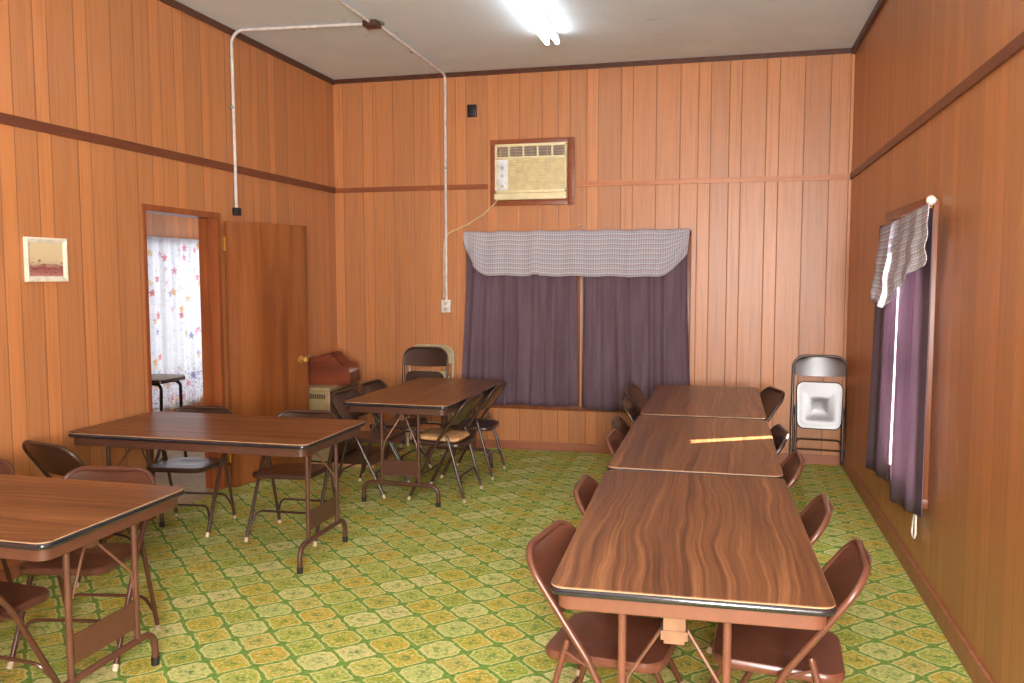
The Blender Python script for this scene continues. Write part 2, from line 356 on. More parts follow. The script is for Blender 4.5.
def fillet(pts, r, n=6):
    pts = [Vector(p) for p in pts]; out = [pts[0]]
    for a, b, c in zip(pts, pts[1:], pts[2:]):
        u = (a-b); v = (c-b); lu, lv = u.length, v.length; u.normalize(); v.normalize()
        ang = u.angle(v)
        if ang > 3.1: out.append(b); continue
        d = min(r/math.tan(ang/2), lu*.49, lv*.49); rr = d*math.tan(ang/2)
        ce = b+(u+v).normalized()*(rr/math.sin(ang/2))
        p0, p1 = b+u*d, b+v*d; e0 = p0-ce; e1 = p1-ce; th = e0.angle(e1)
        for k in range(n+1):
            f = k/n
            out.append(ce+(e0*math.sin((1-f)*th)+e1*math.sin(f*th))/math.sin(th))
    out.append(pts[-1]); return out
def tube(bm, pts, r, seg=8):
    pts = [Vector(p) for p in pts]; rings = []; n = None
    for k, p in enumerate(pts):
        t = ((pts[min(k+1, len(pts)-1)]-pts[k]).normalized()+(pts[k]-pts[max(k-1, 0)]).normalized()).normalized()
        if n is None:
            n = t.orthogonal().normalized()
        else:
            n = (n-t*n.dot(t)).normalized()
        b = t.cross(n); rr = r[k] if isinstance(r, (list, tuple)) else r
        rings.append([bm.verts.new(p+(n*math.cos(q*2*math.pi/seg)+b*math.sin(q*2*math.pi/seg))*rr) for q in range(seg)])
    for a, b in zip(rings, rings[1:]):
        for q in range(seg): bm.faces.new((a[q], a[(q+1) % seg], b[(q+1) % seg], b[q]))
    bm.faces.new(rings[0][::-1]); bm.faces.new(rings[-1]); return bm
def T(pts, r, seg=8): return tube(bmesh.new(), pts, r, seg)
def rring(hx, hy, rad, n=5, cx=0, cy=0):
    o = []
    for sx, sy, a0 in ((1, 1, 0), (-1, 1, 90), (-1, -1, 180), (1, -1, 270)):
        for k in range(n+1):
            a = R(a0+90*k/n); o.append((cx+sx*(hx-rad)+rad*math.cos(a), cy+sy*(hy-rad)+rad*math.sin(a)))
    return o
def loft(bm, rings, cap0=True, cap1=True):
    rs = [[bm.verts.new(p) for p in r] for r in rings]
    for a, b in zip(rs, rs[1:]):
        n = len(a)
        for q in range(n): bm.faces.new((a[q], a[(q+1) % n], b[(q+1) % n], b[q]))
    if cap0: bm.faces.new(rs[0][::-1])
    if cap1: bm.faces.new(rs[-1])
    return bm
def slab(hx, hy, rad, prof, n=5):   # prof: list of (inset, z)
    return loft(bmesh.new(), [[(x, y, z) for x, y in rring(hx-i, hy-i, max(rad-i, .004), n)] for i, z in prof])
def grid(f, nu, nv, uv=None):
    bm = bmesh.new(); l = bm.loops.layers.uv.new('UVMap') if uv else None
    V = [[bm.verts.new(f(i/nu, j/nv)) for i in range(nu+1)] for j in range(nv+1)]
    for j in range(nv):
        for i in range(nu):
            fc = bm.faces.new((V[j][i], V[j][i+1], V[j+1][i+1], V[j+1][i]))
            if uv:
                for lp, (a, b) in zip(fc.loops, ((i, j), (i+1, j), (i+1, j+1), (i, j+1))): lp[l].uv = uv(a/nu, b/nv)
    return bm
def lathe(bm, prof, seg=16, axis='x', c=(0, 0, 0)):
    rings = []
    for r, h in prof:
        ring = []
        for k in range(seg):
            a = 2*math.pi*k/seg; p = (h, r*math.cos(a), r*math.sin(a)) if axis == 'x' else (r*math.cos(a), r*math.sin(a), h) if axis == 'z' else (r*math.cos(a), h, r*math.sin(a))
            ring.append((p[0]+c[0], p[1]+c[1], p[2]+c[2]))
        rings.append(ring)
    return loft(bm, rings)
def kids(o): return [c for c in bpy.data.objects if c.parent is o]
def dup(o, parent=None):
    c = o.copy(); C.objects.link(c)
    if parent: c.parent = parent
    for k in kids(o): dup(k, c)
    return c

# ------------------------------------------------------------------ room shell
def struct(name, bm, mat, smooth=False, label=None, parent=None):
    o = mk(name, bm, mat, parent, smooth)
    if parent is None: o['kind'] = 'structure'
    if label: o['label'] = label
    return o
TW = .14
struct('floor', box(XL, XR, YF, YB, -.08, 0), 'carpet', label='green and yellow patterned carpet over the whole floor')
struct('ceiling', box(XL-TW, XR+TW, YF-TW, YB+TW, H, H+.1), 'ceiling', label='flat white painted ceiling')
struct('wall_back', box(XL-TW, XR+TW, YB, YB+TW, -.08, H), 'wall_back', label='far wall of brown grooved panelling')
bm = bmesh.new()
bx(bm, XL-TW, XL, YF, DY0, -.08, H); bx(bm, XL-TW, XL, DY1, YB, -.08, H); bx(bm, XL-TW, XL, DY0, DY1, DZ, H)
struct('wall_left', bm, 'wall_left', label='left wall of brown grooved panelling with a doorway')
bm = bmesh.new()
bx(bm, XR, XR+TW, YF, WY0, -.08, H); bx(bm, XR, XR+TW, WY1, YB, -.08, H)
bx(bm, XR, XR+TW, WY0, WY1, -.08, WZ0); bx(bm, XR, XR+TW, WY0, WY1, WZ1, H)
struct('wall_right', bm, 'wall_right', label='right wall of brown panelling with a curtained window')
struct('wall_front', box(XL-TW, XR+TW, YF-TW, YF, -.08, H), 'wall_back')
# room beyond the doorway
AX1 = XL-TW
struct('floor_annex', box(XA, XL, YA0, YA1, -.09, -.004), 'annexfloor', label='tan floor of the room beyond the doorway')
struct('ceiling_annex', box(XA-.1, AX1, YA0-.1, YA1+.1, HA, HA+.08), 'ceiling', label='white ceiling of the room beyond the doorway')
bm = bmesh.new(); ay0, ay1, az0, az1 = 7.75, 9.25, .12, 2.0
bx(bm, XA-.1, XA, YA0, ay0, -.09, HA); bx(bm, XA-.1, XA, ay1, YA1, -.09, HA); bx(bm, XA-.1, XA, ay0, ay1, az1, HA); bx(bm, XA-.1, XA, ay0, ay1, -.09, az0)
struct('wall_annex_outer', bm, 'wall_annex', label='panelled wall with curtained window seen through the doorway')
struct('wall_annex_near', box(XA, AX1, YA0-.1, YA0, -.09, HA), 'wall_back')
struct('wall_annex_far', box(XA, AX1, YA1, YA1+.1, -.09, HA), 'wall_back')
struct('wall_annex_inner', box(AX1-.02, AX1, YB+TW, YA1, -.09, HA), 'wall_annex')

# trims
struct('trim_1', box(XL, XL+.02, YF, YB, H-.045, H), 'crown', label='dark ceiling moulding on left wall')
struct('trim_2', box(XL+.02, XR-.02, YB-.02, YB, H-.04, H), 'crown', label='dark ceiling moulding on back wall')
struct('trim_3', box(XR-.03, XR, YF, YB, H-.05, H), 'crown', label='dark ceiling moulding on right wall')
struct('trim_4', box(XL, XL+.014, YF, YB, RAIL-.025, RAIL+.03), 'rail', label='brown wooden rail high on left wall')
struct('trim_5', box(XL+.014, -2.146, YB-.014, YB, RAIL-.02, RAIL+.025), 'railx', label='brown wooden rail on back wall, left of the air conditioner')
struct('trim_6', box(-1.31, XR-.014, YB-.014, YB, RAIL-.02, RAIL+.025), 'rail_lit', label='brown wooden rail on back wall, right of the air conditioner')
struct('trim_7', box(XR-.014, XR, YF, YB, RAIL-.022, RAIL+.028), 'rail', label='brown wooden rail high on right wall')
struct('baseboard_back', box(XL, XR, YB-.016, YB, 0, .08, .003), 'base', label='reddish brown baseboard under back wall')
struct('baseboard_right', box(XR-.018, XR, YF, YB-.016, 0, .10, .003), 'base', label='brown baseboard under right wall')
bm = bmesh.new(); bx(bm, XL, XL+.014, YF, DY0-.03, 0, .08, .003); bx(bm, XL, XL+.014, DY1+.06, YB-.016, 0, .08, .003)
struct('baseboard_left', bm, 'base')

# doorway and door
bm = bmesh.new()
bx(bm, XL-TW-.01, XL+.008, DY0-.02, DY0+.012, 0, DZ, .002); bx(bm, XL-TW-.01, XL+.008, DY1-.012, DY1+.035, 0, DZ, .002)
bx(bm, XL-TW-.01, XL+.012, DY0-.02, DY1+.035, DZ-.012, DZ+.03, .002); bx(bm, XL-.07, XL-.055, DY1-.035, DY1-.012, 0, DZ-.012)
struct('trim_8', bm, 'casing', label='brown wooden lining around the doorway')
# the open door: hinged at the far jamb, swung back towards the left wall
DW = .80
dr = empty('door_1', (XL+.03, DY1+.045, 0), R(-18)); tag(dr, 'flush brown veneer door standing open against left wall', kind='structure')
mk('leaf', box(-.0, .038, 0, DW, .008, 2.032, .002), 'door', dr)
for z in (.25, 1.86):
    b = bmesh.new(); bx(b, -.016, .012, -.010, .006, z-.05, z+.05); tube(b, [(.012, -.008, z-.052), (.012, -.008, z+.052)], .007)
    tag(mk('hinge', b, 'brass', dr), 'brass hinge')
b = bmesh.new(); lathe(b, [(.031, .038), (.031, .043), (.012, .047), (.011, .072), (.022, .078), (.028, .09), (.027, .102), (.018, .112), (.004, .114)], 16, 'x', (0, DW-.085, .93))
lathe(b, [(.026, 0), (.026, -.004), (.011, -.008), (.011, -.03), (.026, -.045), (.02, -.062), (.004, -.066)], 16, 'x', (0, DW-.085, .93))
tag(mk('door_knob', b, 'brass', dr), 'round brass knob')

# curtained window beyond the doorway
wn = empty('window_3', (XA, 8.5, 0)); tag(wn, 'window behind the floral curtain beyond the doorway', kind='structure')
b = bmesh.new(); bx(b, -.09, .02, ay0-8.5-.04, ay0-8.5+.02, az0, az1); bx(b, -.09, .02, ay1-8.5-.02, ay1-8.5+.04, az0, az1); bx(b, -.09, .02, ay0-8.5, ay1-8.5, az1-.02, az1+.04); bx(b, -.09, .02, ay0-8.5, ay1-8.5, az0-.04, az0+.02); bx(b, -.08, -.02, -.02, .02, az0, az1)
mk('frame', b, 'white', wn, False); mk('pane', box(-.06, -.055, ay0-8.5, ay1-8.5, az0, az1), 'glass', wn, False)
def fold_wave(u, k, amp, ph=0.): return amp*(math.sin(u*k+ph)+.35*math.sin(u*k*2.3+1.3+ph)+.2*math.sin(u*k*.47+.4))
cv = mk('curtain', grid(lambda u, v: (XA+.09+fold_wave(u, 42, .013), 7.70+1.62*u, 2.06-1.98*v), 150, 20, lambda u, v: (1.62*u, 2.06-1.98*v)), 'floral', solid=.002)
tag(cv, 'white sheer curtain with pink and yellow flowers hanging beyond the doorway', 'curtain')

# table in the room beyond
t = empty('dinette_table', (-5.12, 6.36, -.004), R(5)); tag(t, 'white topped dinette table with black edge beyond the doorway', 'table')
mk('tabletop', slab(.50, .20, .05, [(0, .742), (0, .748), (.002, .75)]), 'white', t)
mk('edge_band', slab(.503, .203, .053, [(.004, .712), (0, .716), (0, .738), (.003, .742)]), 'band', t)
for sx in (-1, 1):
    for sy in (-1, 1):
        mk('leg', T(fillet([(sx*.36, sy*.12, .70), (sx*.46, sy*.15, .70), (sx*.455, sy*.16, .35), (sx*.48, sy*.17, .0)], .07), .014), 'band', t)

# ------------------------------------------------------------------ windows and curtains of the hall
wn = empty('window_1', (XR, (WY0+WY1)/2, 0)); tag(wn, 'sunlit window in right wall behind purple curtains', kind='structure')
a, b_ = WY0-(WY0+WY1)/2, WY1-(WY0+WY1)/2
b = bmesh.new(); bx(b, -.022, .05, a-.055, a, WZ0-.03, WZ1+.06, .003); bx(b, -.022, .05, b_, b_+.055, WZ0-.03, WZ1+.06, .003); bx(b, -.022, .05, a, b_, WZ1, WZ1+.06, .003)
mk('frame', b, 'frame', wn); mk('sill', box(-.035, .06, a-.06, b_+.06, WZ0-.05, WZ0, .003), 'frame', wn)
b = bmesh.new(); bx(b, .06, .10, a, b_, 1.19, 1.23); bx(b, .06, .10, a, a+.035, WZ0, WZ1); bx(b, .06, .10, b_-.035, b_, WZ0, WZ1); bx(b, .06, .10, a, b_, WZ0, WZ0+.04); bx(b, .06, .10, a, b_, WZ1-.04, WZ1)
mk('sash', b, 'white', wn, False); mk('pane', box(.078, .082, a, b_, WZ0, WZ1), 'glass', wn, False)

wn = empty('window_2', (-1.30, YB, 0)); tag(wn, 'wood framed window in back wall behind closed purple curtains', kind='structure')
b = bmesh.new()
bx(b, -1.06, -1.0, -.022, 0, .40, 2.0, .003); bx(b, .945, 1.005, -.022, 0, .40, 2.0, .003); bx(b, -1.06, 1.005, -.022, 0, 1.96, 2.02, .003); bx(b, -1.08, 1.01, -.03, 0, .385, .43, .003); bx(b, -.03, .055, -.03, 0, .43, 1.96, .003)
mk('frame', b, 'frame', wn); mk('pane', box(-1.0, .945, -.012, -.006, .43, 1.96), 'glass', wn, False)
mk('mullion_bead', box(.028, .040, -.036, -.030, .43, 1.80), 'pale_edge', wn, False)

def panel(name, label, x0t, x1t, x0b, x1b, z0, z1, k, ph, amp=.016):
    def f(u, v):
        x0 = x0t+(x0b-x0t)*v; x1 = x1t+(x1b-x1t)*v; uu = u+.006*math.sin(v*5+u*9)
        return (x0+(x1-x0)*uu, YB-.065+fold_wave(u, k, amp*(.5+.6*v), ph)+.006*math.sin(u*61+ph), z1+(z0-z1)*v+.006*math.sin(u*14+ph)*v)
    o = mk(name, grid(f, 130, 24), 'purple', solid=.004)
    return tag(o, label, 'curtain', 'purple curtains of the back window')
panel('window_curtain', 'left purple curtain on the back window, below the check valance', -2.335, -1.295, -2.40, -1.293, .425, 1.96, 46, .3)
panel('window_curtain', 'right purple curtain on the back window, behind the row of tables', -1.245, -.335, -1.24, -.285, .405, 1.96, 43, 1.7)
def val(u, v):
    x = -2.365+2.06*u
    low = 1.625-.02*u
    if u < .14: low += .26*max(0, (1-u/.14))**2.6
    if u > .86: low += .20*((u-.86)/.14)**1.6
    if abs(u-.335) < .02: low += .012
    z = 2.025+.004*math.sin(u*40)+(low-2.025)*v
    y = YB-.085-.02*math.sin(v*3.1)-.035*v*(1 if .03 < u < .97 else .6)+fold_wave(u, 30, .007, .6)*(.3+v)+.006*math.sin(u*70+v*7*max(0, u-.7)*12)
    if u < .05: x += .02*v
    if u > .9: x += -.02*v*(u-.9)/.1
    return (x, y, z)
o = mk('window_valance', grid(val, 160, 26, lambda u, v: (2.06*u, .4*v)), 'check', solid=.004)
tag(o, 'wide grey check valance across the top of the back window', 'valance')
cr = empty('curtain_rod', (-1.33, YB-.05, 2.018)); tag(cr, 'thin curtain rod above the back window with a nail at its middle', 'curtain rod')
mk('rod', T([(-1.03, 0, 0), (1.0, 0, 0)], .006), 'crown', cr)
for x in (-1.01, .05, .98): mk('bracket', box(x-.006, x+.006, 0, .05, -.01, .01), 'brass', cr)
mk('nail', T([(.05, .05, .05), (.05, .02, .062)], .006), 'white', cr)

# right window: check valance, two purple panels, sheer between, blind cord
XC = XR-.062
def rpanel(name, label, yt, yb, zt, zb, k, ph, skew=0.):
    def f(u, v):
        y0 = yt[0]+(yb[0]-yt[0])*v; y1 = yt[1]+(yb[1]-yt[1])*v
        return (XC+fold_wave(u, k, .011*(.6+.5*v), ph), y0+(y1-y0)*u, zt+((zb[0]+(zb[1]-zb[0])*u)-zt)*v)
    return tag(mk(name, grid(f, 70, 20), 'purple_thin', solid=.004), label, 'curtain', 'purple curtains of the right window')
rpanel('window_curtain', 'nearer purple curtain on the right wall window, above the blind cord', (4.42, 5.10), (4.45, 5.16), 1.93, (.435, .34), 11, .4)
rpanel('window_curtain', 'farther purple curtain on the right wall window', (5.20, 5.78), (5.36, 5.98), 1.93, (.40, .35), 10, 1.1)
def rval(u, v):
    y = 4.33+1.25*u
    low = 1.665-.225*min(1, u/.62)**1.3 + .04*max(0, (u-.62)/.38)
    z = 1.955-.05*u+(low-1.955+.05*u)*v
    x = XC-.035-.05*v*math.sin(min(1, u*1.3)*math.pi*.5+.3)+fold_wave(u, 26, .008, .2)*(.4+v)+.008*math.sin(v*16+u*11)*v
    return (x, y, z)
o = mk('window_valance', grid(rval, 90, 26, lambda u, v: (1.20*u, .42*v)), 'check', solid=.004)
tag(o, 'short grey check valance bunched over the window in the right wall', 'valance')
for y0, y1, lab in ((4.57, 5.115, 'white patterned sheer liner behind the nearer curtain of the right window'), (5.225, 5.64, 'white patterned sheer liner behind the farther curtain of the right window')):
    o = mk('sheer_liner', grid(lambda u, v: (XR-.03+fold_wave(u, 20, .004, y0), y0+(y1-y0)*u, .40+1.53*v), 40, 10, lambda u, v: ((y1-y0)*u, 1.53*v)), 'liner', solid=.002); tag(o, lab, 'curtain', 'sheers of the right window')
cr = empty('curtain_rod', (XR-.04, 5.11, 1.975)); tag(cr, 'wooden curtain pole with white knob over the right wall window', 'curtain rod')
mk('rod', box(-.01, .012, -.53, .60, -.02, .03, .003), 'frame', cr)
b = bmesh.new(); lathe(b, [(.008, -.545), (.02, -.55), (.024, -.565), (.016, -.58), (.004, -.584)], 12, 'y', (0, 0, .01))
tag(mk('finial', b, 'cream', cr), 'white knob at the near end')
for y in (-.485, .565): mk('bracket', box(.012, .04, y-.015, y+.015, -.02, .02), 'brass', cr)
cl = [(XR-.02, 4.72, .40), (XR-.024, 4.705, .34), (XR-.026, 4.69, .285), (XR-.028, 4.705, .258), (XR-.028, 4.735, .252), (XR-.028, 4.765, .275), (XR-.026, 4.755, .33), (XR-.02, 4.735, .40)]
o = mk('blind_cord', T(fillet(cl, .02, 3), .0055), 'cordwhite'); tag(o, 'white looped blind cord hanging below the right wall curtain', 'cord')

# ------------------------------------------------------------------ air conditioner
ac = empty('air_conditioner', (-1.728, YB, 2.312)); tag(ac, 'cream window air conditioner set high in the back wall', 'air conditioner')
b = bmesh.new(); fw = .395
bx(b, -.39, -.335, -.018, 0, -.05, .55, .003); bx(b, .335, .397, -.018, 0, -.05, .55, .003); bx(b, -.335, .335, -.018, 0, .50, .55, .003); bx(b, -.335, .335, -.018, 0, -.05, .0, .003)
tag(mk('surround', b, 'acframe', ac), 'brown wooden trim')
b = bmesh.new(); W2 = .332
bx(b, -W2, W2, -.06, .0, .0, .50, .006)
mk('body', b, 'ac', ac)
b = bmesh.new()   # front bezel
for q in ((-W2, W2, .475, .498), (-W2, W2, .365, .385), (-W2, W2, .06, .085), (-W2, -W2+.018, .06, .49), (W2-.018, W2, .06, .49)): bx(b, q[0], q[1], -.078, -.06, q[2], q[3], .003)
for k in range(1, 5): x = -W2+2*W2*k/5.; bx(b, x-.007, x+.007, -.076, -.06, .385, .475)
mk('bezel', b, 'ac', ac)
mk('lower_lip', box(-W2-.004, W2+.004, -.095, -.05, -.004, .055, .008), 'ac', ac)
for k in range(5):
    x0 = -W2+2*W2*k/5.+.009; x1 = -W2+2*W2*(k+1)/5.-.009
    v = mk('vent', box(x0, x1, -.062, -.06, .387, .473), 'acdark', ac, False)
    bb = bmesh.new()
    for q in range(3): bx(bb, x0, x1, -.072, -.062, .40+q*.027, .406+q*.027)
    bx(bb, x0+.04+.012*k % .05, x0+.046+.012*k % .05, -.071, -.062, .387, .473)
    mk('slat', bb, 'pale_edge', v, False)
b = bmesh.new()
for k in range(17): z = .094+k*.0158; bx(b, -.205, W2-.02, -.074, -.06, z, z+.0085)
for k in range(1, 4): x = -.205+k*.13; bx(b, x-.003, x+.003, -.0765, -.06, .088, .362)
mk('louvre_grille', b, 'aclouver', ac, False)
cp = mk('control_panel', box(-W2+.02, -.212, -.073, -.06, .088, .362, .003), 'acwhite', ac)
for z in (.285, .215, .12):
    b = bmesh.new(); lathe(b, [(.016, -.073), (.016, -.084), (.006, -.087)], 12, 'y', (-.262, 0, z)); bx(b, -.268, -.256, -.092, -.084, z-.014, z+.014)
    mk('knob', b, 'pale', cp)
pc = [(-.30, -.085, .01), (-.34, -.05, -.03), (-.45, -.012, -.12), (-.62, -.012, -.22), (-.80, -.012, -.29), (-.845, -.015, -.36), (-.85, -.015, -.90)]
tag(mk('power_cord', T(fillet(pc, .12, 4), .0075, 6), 'cord', ac), 'tan cord sagging to the conduit')
b = box(-.043, .043, -.03, 0, -.055, .055, .004); o = mk('junction_box', b, 'black', loc=(-2.293, YB, 3.135)); tag(o, 'small black box on back wall above the air conditioner', 'electrical box')

# conduits
def conduit(name, label, pts, rad, clips):
    e = empty(name, pts[0]); tag(e, label, 'conduit'); o0 = Vector(pts[0])
    mk('pipe', T([p-o0 for p in fillet(pts, rad, 8)], .0125, 10), 'pipe', e)
    for c, d in clips:
        b = bmesh.new(); c = Vector(c)-o0; d = Vector(d).normalized(); tube(b, [c-d*.008, c+d*.008], .017, 10); mk('strap', b, 'galv', e)
    return e
JX, JY = -2.56, 5.98
conduit('conduit', 'pale conduit running along ceiling and down left wall to black box', [(JX-.06, JY, H-.016), (XL+.018, 5.89, H-.016), (XL+.018, 5.90, 2.14)], .10, [((XL+.016, 5.875, 2.9), (0, 0, 1)), ((-3.1, 5.955, H-.015), (1, 0, 0))])
conduit('conduit', 'pale conduit running along ceiling and down back wall to outlet', [(JX+.03, JY+.06, H-.016), (-2.552, YB-.016, H-.016), (-2.552, YB-.016, 1.39)], .05, [((-2.552, YB-.015, 2.62), (0, 0, 1)), ((-2.556, 6.8, H-.015), (0, 1, 0))])
conduit('conduit', 'pale conduit crossing the ceiling from junction box towards the camera', [(JX, JY-.06, H-.016), (JX-.005, 5.0, H-.016), (-2.55, 2.0, H-.016)], .05, [((-2.565, 5.2, H-.015), (0, 1, 0))])
j = empty('ceiling_junction_box', (JX, JY, H)); tag(j, 'brown junction box on ceiling where the conduits meet', 'electrical box')
mk('box_body', box(-.055, .055, -.055, .055, -.045, -.004, .003), 'brownbox', j); b = bmesh.new(); lathe(b, [(.075, 0), (.075, -.005), (.06, -.008)], 20, 'z', (0, .05, 0)); mk('mounting_plate', b, 'galv', j)
o = mk('wall_switch_box', box(0, .045, -.03, .03, -.03, .03, .004), 'black', loc=(XL, 5.90, 2.115)); tag(o, 'small black box at end of left wall conduit, over the door', 'electrical box')
o = empty('power_outlet', (-2.552, YB, 1.335)); tag(o, 'pale outlet box at end of conduit on the back wall', 'outlet')
mk('outlet_body', box(-.045, .045, -.04, 0, -.06, .06, .004), 'outlet', o)
b = bmesh.new()
for z in (-.025, .025): lathe(b, [(.017, -.04), (.017, -.043), (.012, -.044)], 12, 'y', (0, 0, z))
mk('socket', b, 'pale', o)

# ceiling lamps
def lamp_fixture(label, x, y0, y1):
    e = empty('fluorescent_light', (x, (y0+y1)/2, H)); tag(e, label, 'ceiling light'); h = (y1-y0)/2
    mk('housing', box(-.05, .05, -h, h, -.035, 0, .006), 'lampbody', e)
    for s in (-1, 1):
        t_ = mk('tube', T([(s*.04, -h+.03, -.07), (s*.04, h-.03, -.07)], .019, 14), 'lamp', e)
        for q in (-h, h-.03): mk('lamp_holder', box(s*.04-.014, s*.04+.014, q, q+.03, -.085, -.03, .003), 'lampbody', e)
lamp_fixture('two tube fluorescent ceiling light near the back wall', -1.335, 5.40, 6.64)
lamp_fixture('two tube fluorescent ceiling light over the near end of the room', -1.335, 1.6, 2.84)

# picture
p = empty('framed_picture', (XL, 3.988, 1.712), 0); tag(p, 'small square seascape print in cream frame on left wall', 'picture')
b = bmesh.new(); hh = .150; hz = .122
prof = [(0, .002), (0, .020), (.010, .024), (.030, .012)]
loft(b, [[(x, sy*(hh-i), sz*(hz-i)) for sy, sz in ((-1, -1), (1, -1), (1, 1), (-1, 1))] for i, x in prof], True, False)
mk('frame', b, 'cream', p, False); mk('print', box(.004, .010, -hh+.028, hh-.028, -hz+.028, hz-.028), 'print', p, False)

# ------------------------------------------------------------------ folding tables
TZ = .737
def make_table(steel, lo, hi, k=1.0):
    e = empty('folding_table', (0, 0, 0)); L, W = .752, .394
    mk('tabletop', slab(L-.004, W-.004, .042, [(0, TZ-.006), (0, TZ-.0015), (.0015, TZ)]), 'laminate', e)
    mk('edge_trim', slab(L-.001, W-.001, .045, [(.004, TZ-.007), (.002, TZ-.005), (.002, TZ-.0025), (.0045, TZ-.0022)]), 'pale_edge', e)
    mk('edge_band', slab(L+.001, W+.001, .047, [(.012, TZ-.028), (.005, TZ-.0275), (.0015, TZ-.0245), (0, TZ-.0195), (.0005, TZ-.014), (.0025, TZ-.0095), (.006, TZ-.007)]), 'band', e)
    b = bmesh.new(); rr = lambda i, z: [(x, y, z) for x, y in rring(L-.022-i, W-.022-i, .04, 5)]
    loft(b, [rr(.0, TZ-.026), rr(0, TZ-.072), rr(.003, TZ-.075), rr(.012, TZ-.075), rr(.012, TZ-.03)], True, False); bmesh.ops.holes_fill(b, edges=[q for q in b.edges if q.is_boundary], sides=0)
    mk('apron', b, steel, e)
    for s in (-1, 1):
        x = s*.643; mid = (lo+hi)/2
        for yy in (lo, hi): mk('leg', T([(x, yy, .14), (x, yy, TZ-.03)], .0125, 10), steel, e)
        ft = mk('foot', T(fillet([(x, mid-.285, .012), (x, mid-.285, .148), (x, mid+.285, .148), (x, mid+.285, .012)], .085, 7), .0145, 10), steel, e)
        for sy in (-1, 1): mk('foot_cap', T([(x, mid+sy*.285, 0), (x, mid+sy*.285, .035)], .0165, 10), 'tipdark', ft)
        mk('cross_plate', box(x-.003, x+.003, lo+.01, hi-.01, .205, .315), steel, e, False)
        b = bmesh.new(); xb = x-s*.055; zb = TZ-.07-.127*k; bx(b, xb-.03*k, xb+.03*k, mid-.032*k, mid+.032*k, zb+.035*k, TZ-.07); bx(b, xb-.034*k, xb+.034*k, mid-.039*k, mid+.039*k, zb+.012*k, zb+.04*k); bx(b, xb-.03*k, xb+.03*k, mid-.030*k, mid+.030*k, zb, zb+.012*k)
        br = mk('brace_bracket', b, 'zinc' if k == 1 else 'rod', e, False)
        for sy in (-1, 1): mk('brace_rod', T([(xb, mid+sy*.037*k, zb+.032*k), (x-s*.004, mid+sy*(hi-mid-.018), .44), (x-s*.004, mid+sy*(hi-mid-.010), .37)], .0055, 6), 'rod', br)
    return e
tables = [
    ('front folding table of the right row, walnut laminate top', -.105, 3.085, 91.6),
    ('middle folding table of the right row, with a strip of sunlight on top', -.1275, 4.617, 90),
    ('far folding table of the right row, nearest the purple curtains', -.128, 6.20, 90),
    ('folding table standing crosswise in front of the open doorway', -2.87, 4.40, 0),
    ('folding table standing lengthwise near the back wall, left of the curtains', -2.20, 6.215, 88.7),
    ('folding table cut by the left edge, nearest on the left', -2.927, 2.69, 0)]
tproto = {}
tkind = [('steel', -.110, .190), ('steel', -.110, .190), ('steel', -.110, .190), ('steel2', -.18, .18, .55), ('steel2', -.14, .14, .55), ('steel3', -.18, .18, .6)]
for k, (lab, x, y, a) in enumerate(tables):
    if tkind[k] in tproto: o = dup(tproto[tkind[k]])
    else: o = tproto[tkind[k]] = make_table(*tkind[k])
    o.location = (x, y, .003 if k == 1 else 0); o.rotation_euler = (0, 0, R(a)); tag(o, lab, 'table', 'brown laminate folding tables')

# ------------------------------------------------------------------ folding chairs
HT = .742
def ty(z): return .21-.222*z/.43 if z < .43 else -.012-(z-.43)/(HT-.43)*.225
def ly(z): return -.215+(z/.49)*.137
def seat_bm(vertical=False):
    b = bmesh.new()
    def ring(inset, dz):
        out = []
        for x, y in rring(.190-inset, .200-inset, max(.062-inset*.6, .02), 6):
            x *= 1-.06*max(0, -y/.19)
            if inset > .015: dz = -.0006-.010*max(0, 1-(x/.172)**2-((y+.045)/.125)**2)**1.4
            if vertical: out.append((x*.985, .028+dz, .525+y))
            else: out.append((x, y+.014, .432+(y-.19)*.05+dz))
        return out
    loft(b, [ring(.014, -.012), ring(.010, -.030), ring(.003, -.030), ring(0, -.024), ring(0, -.008), ring(.006, 0), ring(.015, -.0006)]+[ring(q, 0) for q in (.03, .045, .06, .075, .09, .105, .12, .135, .15, .165)])
    return b
def back_bm(z0, z1, top, rad, hw, fy, bulge):
    b = bmesh.new(); nu, nv = 16, 8
    def P(u, v, off):
        z = z0+.008*(1-u*u)*(1-v)*-1+(z1-z0)*v
        h = hw
        if z > top-rad: h = hw-rad+math.sqrt(max(0, rad*rad-(z-(top-rad))**2))
        y = fy(z)
        return (u*h, y-bulge*(1-u*u)+off, z)
    V = {}
    for s, off in ((0, .004), (1, -.004)):
        for j in range(nv+1):
            for i in range(nu+1): V[s, i, j] = b.verts.new(P(-1+2*i/nu, j/nv, off))
    for s in (0, 1):
        for j in range(nv):
            for i in range(nu): b.faces.new((V[s, i, j], V[s, i+1, j], V[s, i+1, j+1], V[s, i, j+1]))
    bd = [(i, 0) for i in range(nu)]+[(nu, j) for j in range(nv)]+[(i, nv) for i in range(nu, 0, -1)]+[(0, j) for j in range(nv, 0, -1)]
    for a, c in zip(bd, bd[1:]+bd[:1]): b.faces.new((V[0, a[0], a[1]], V[0, c[0], c[1]], V[1, c[0], c[1]], V[1, a[0], a[1]]))
    return b
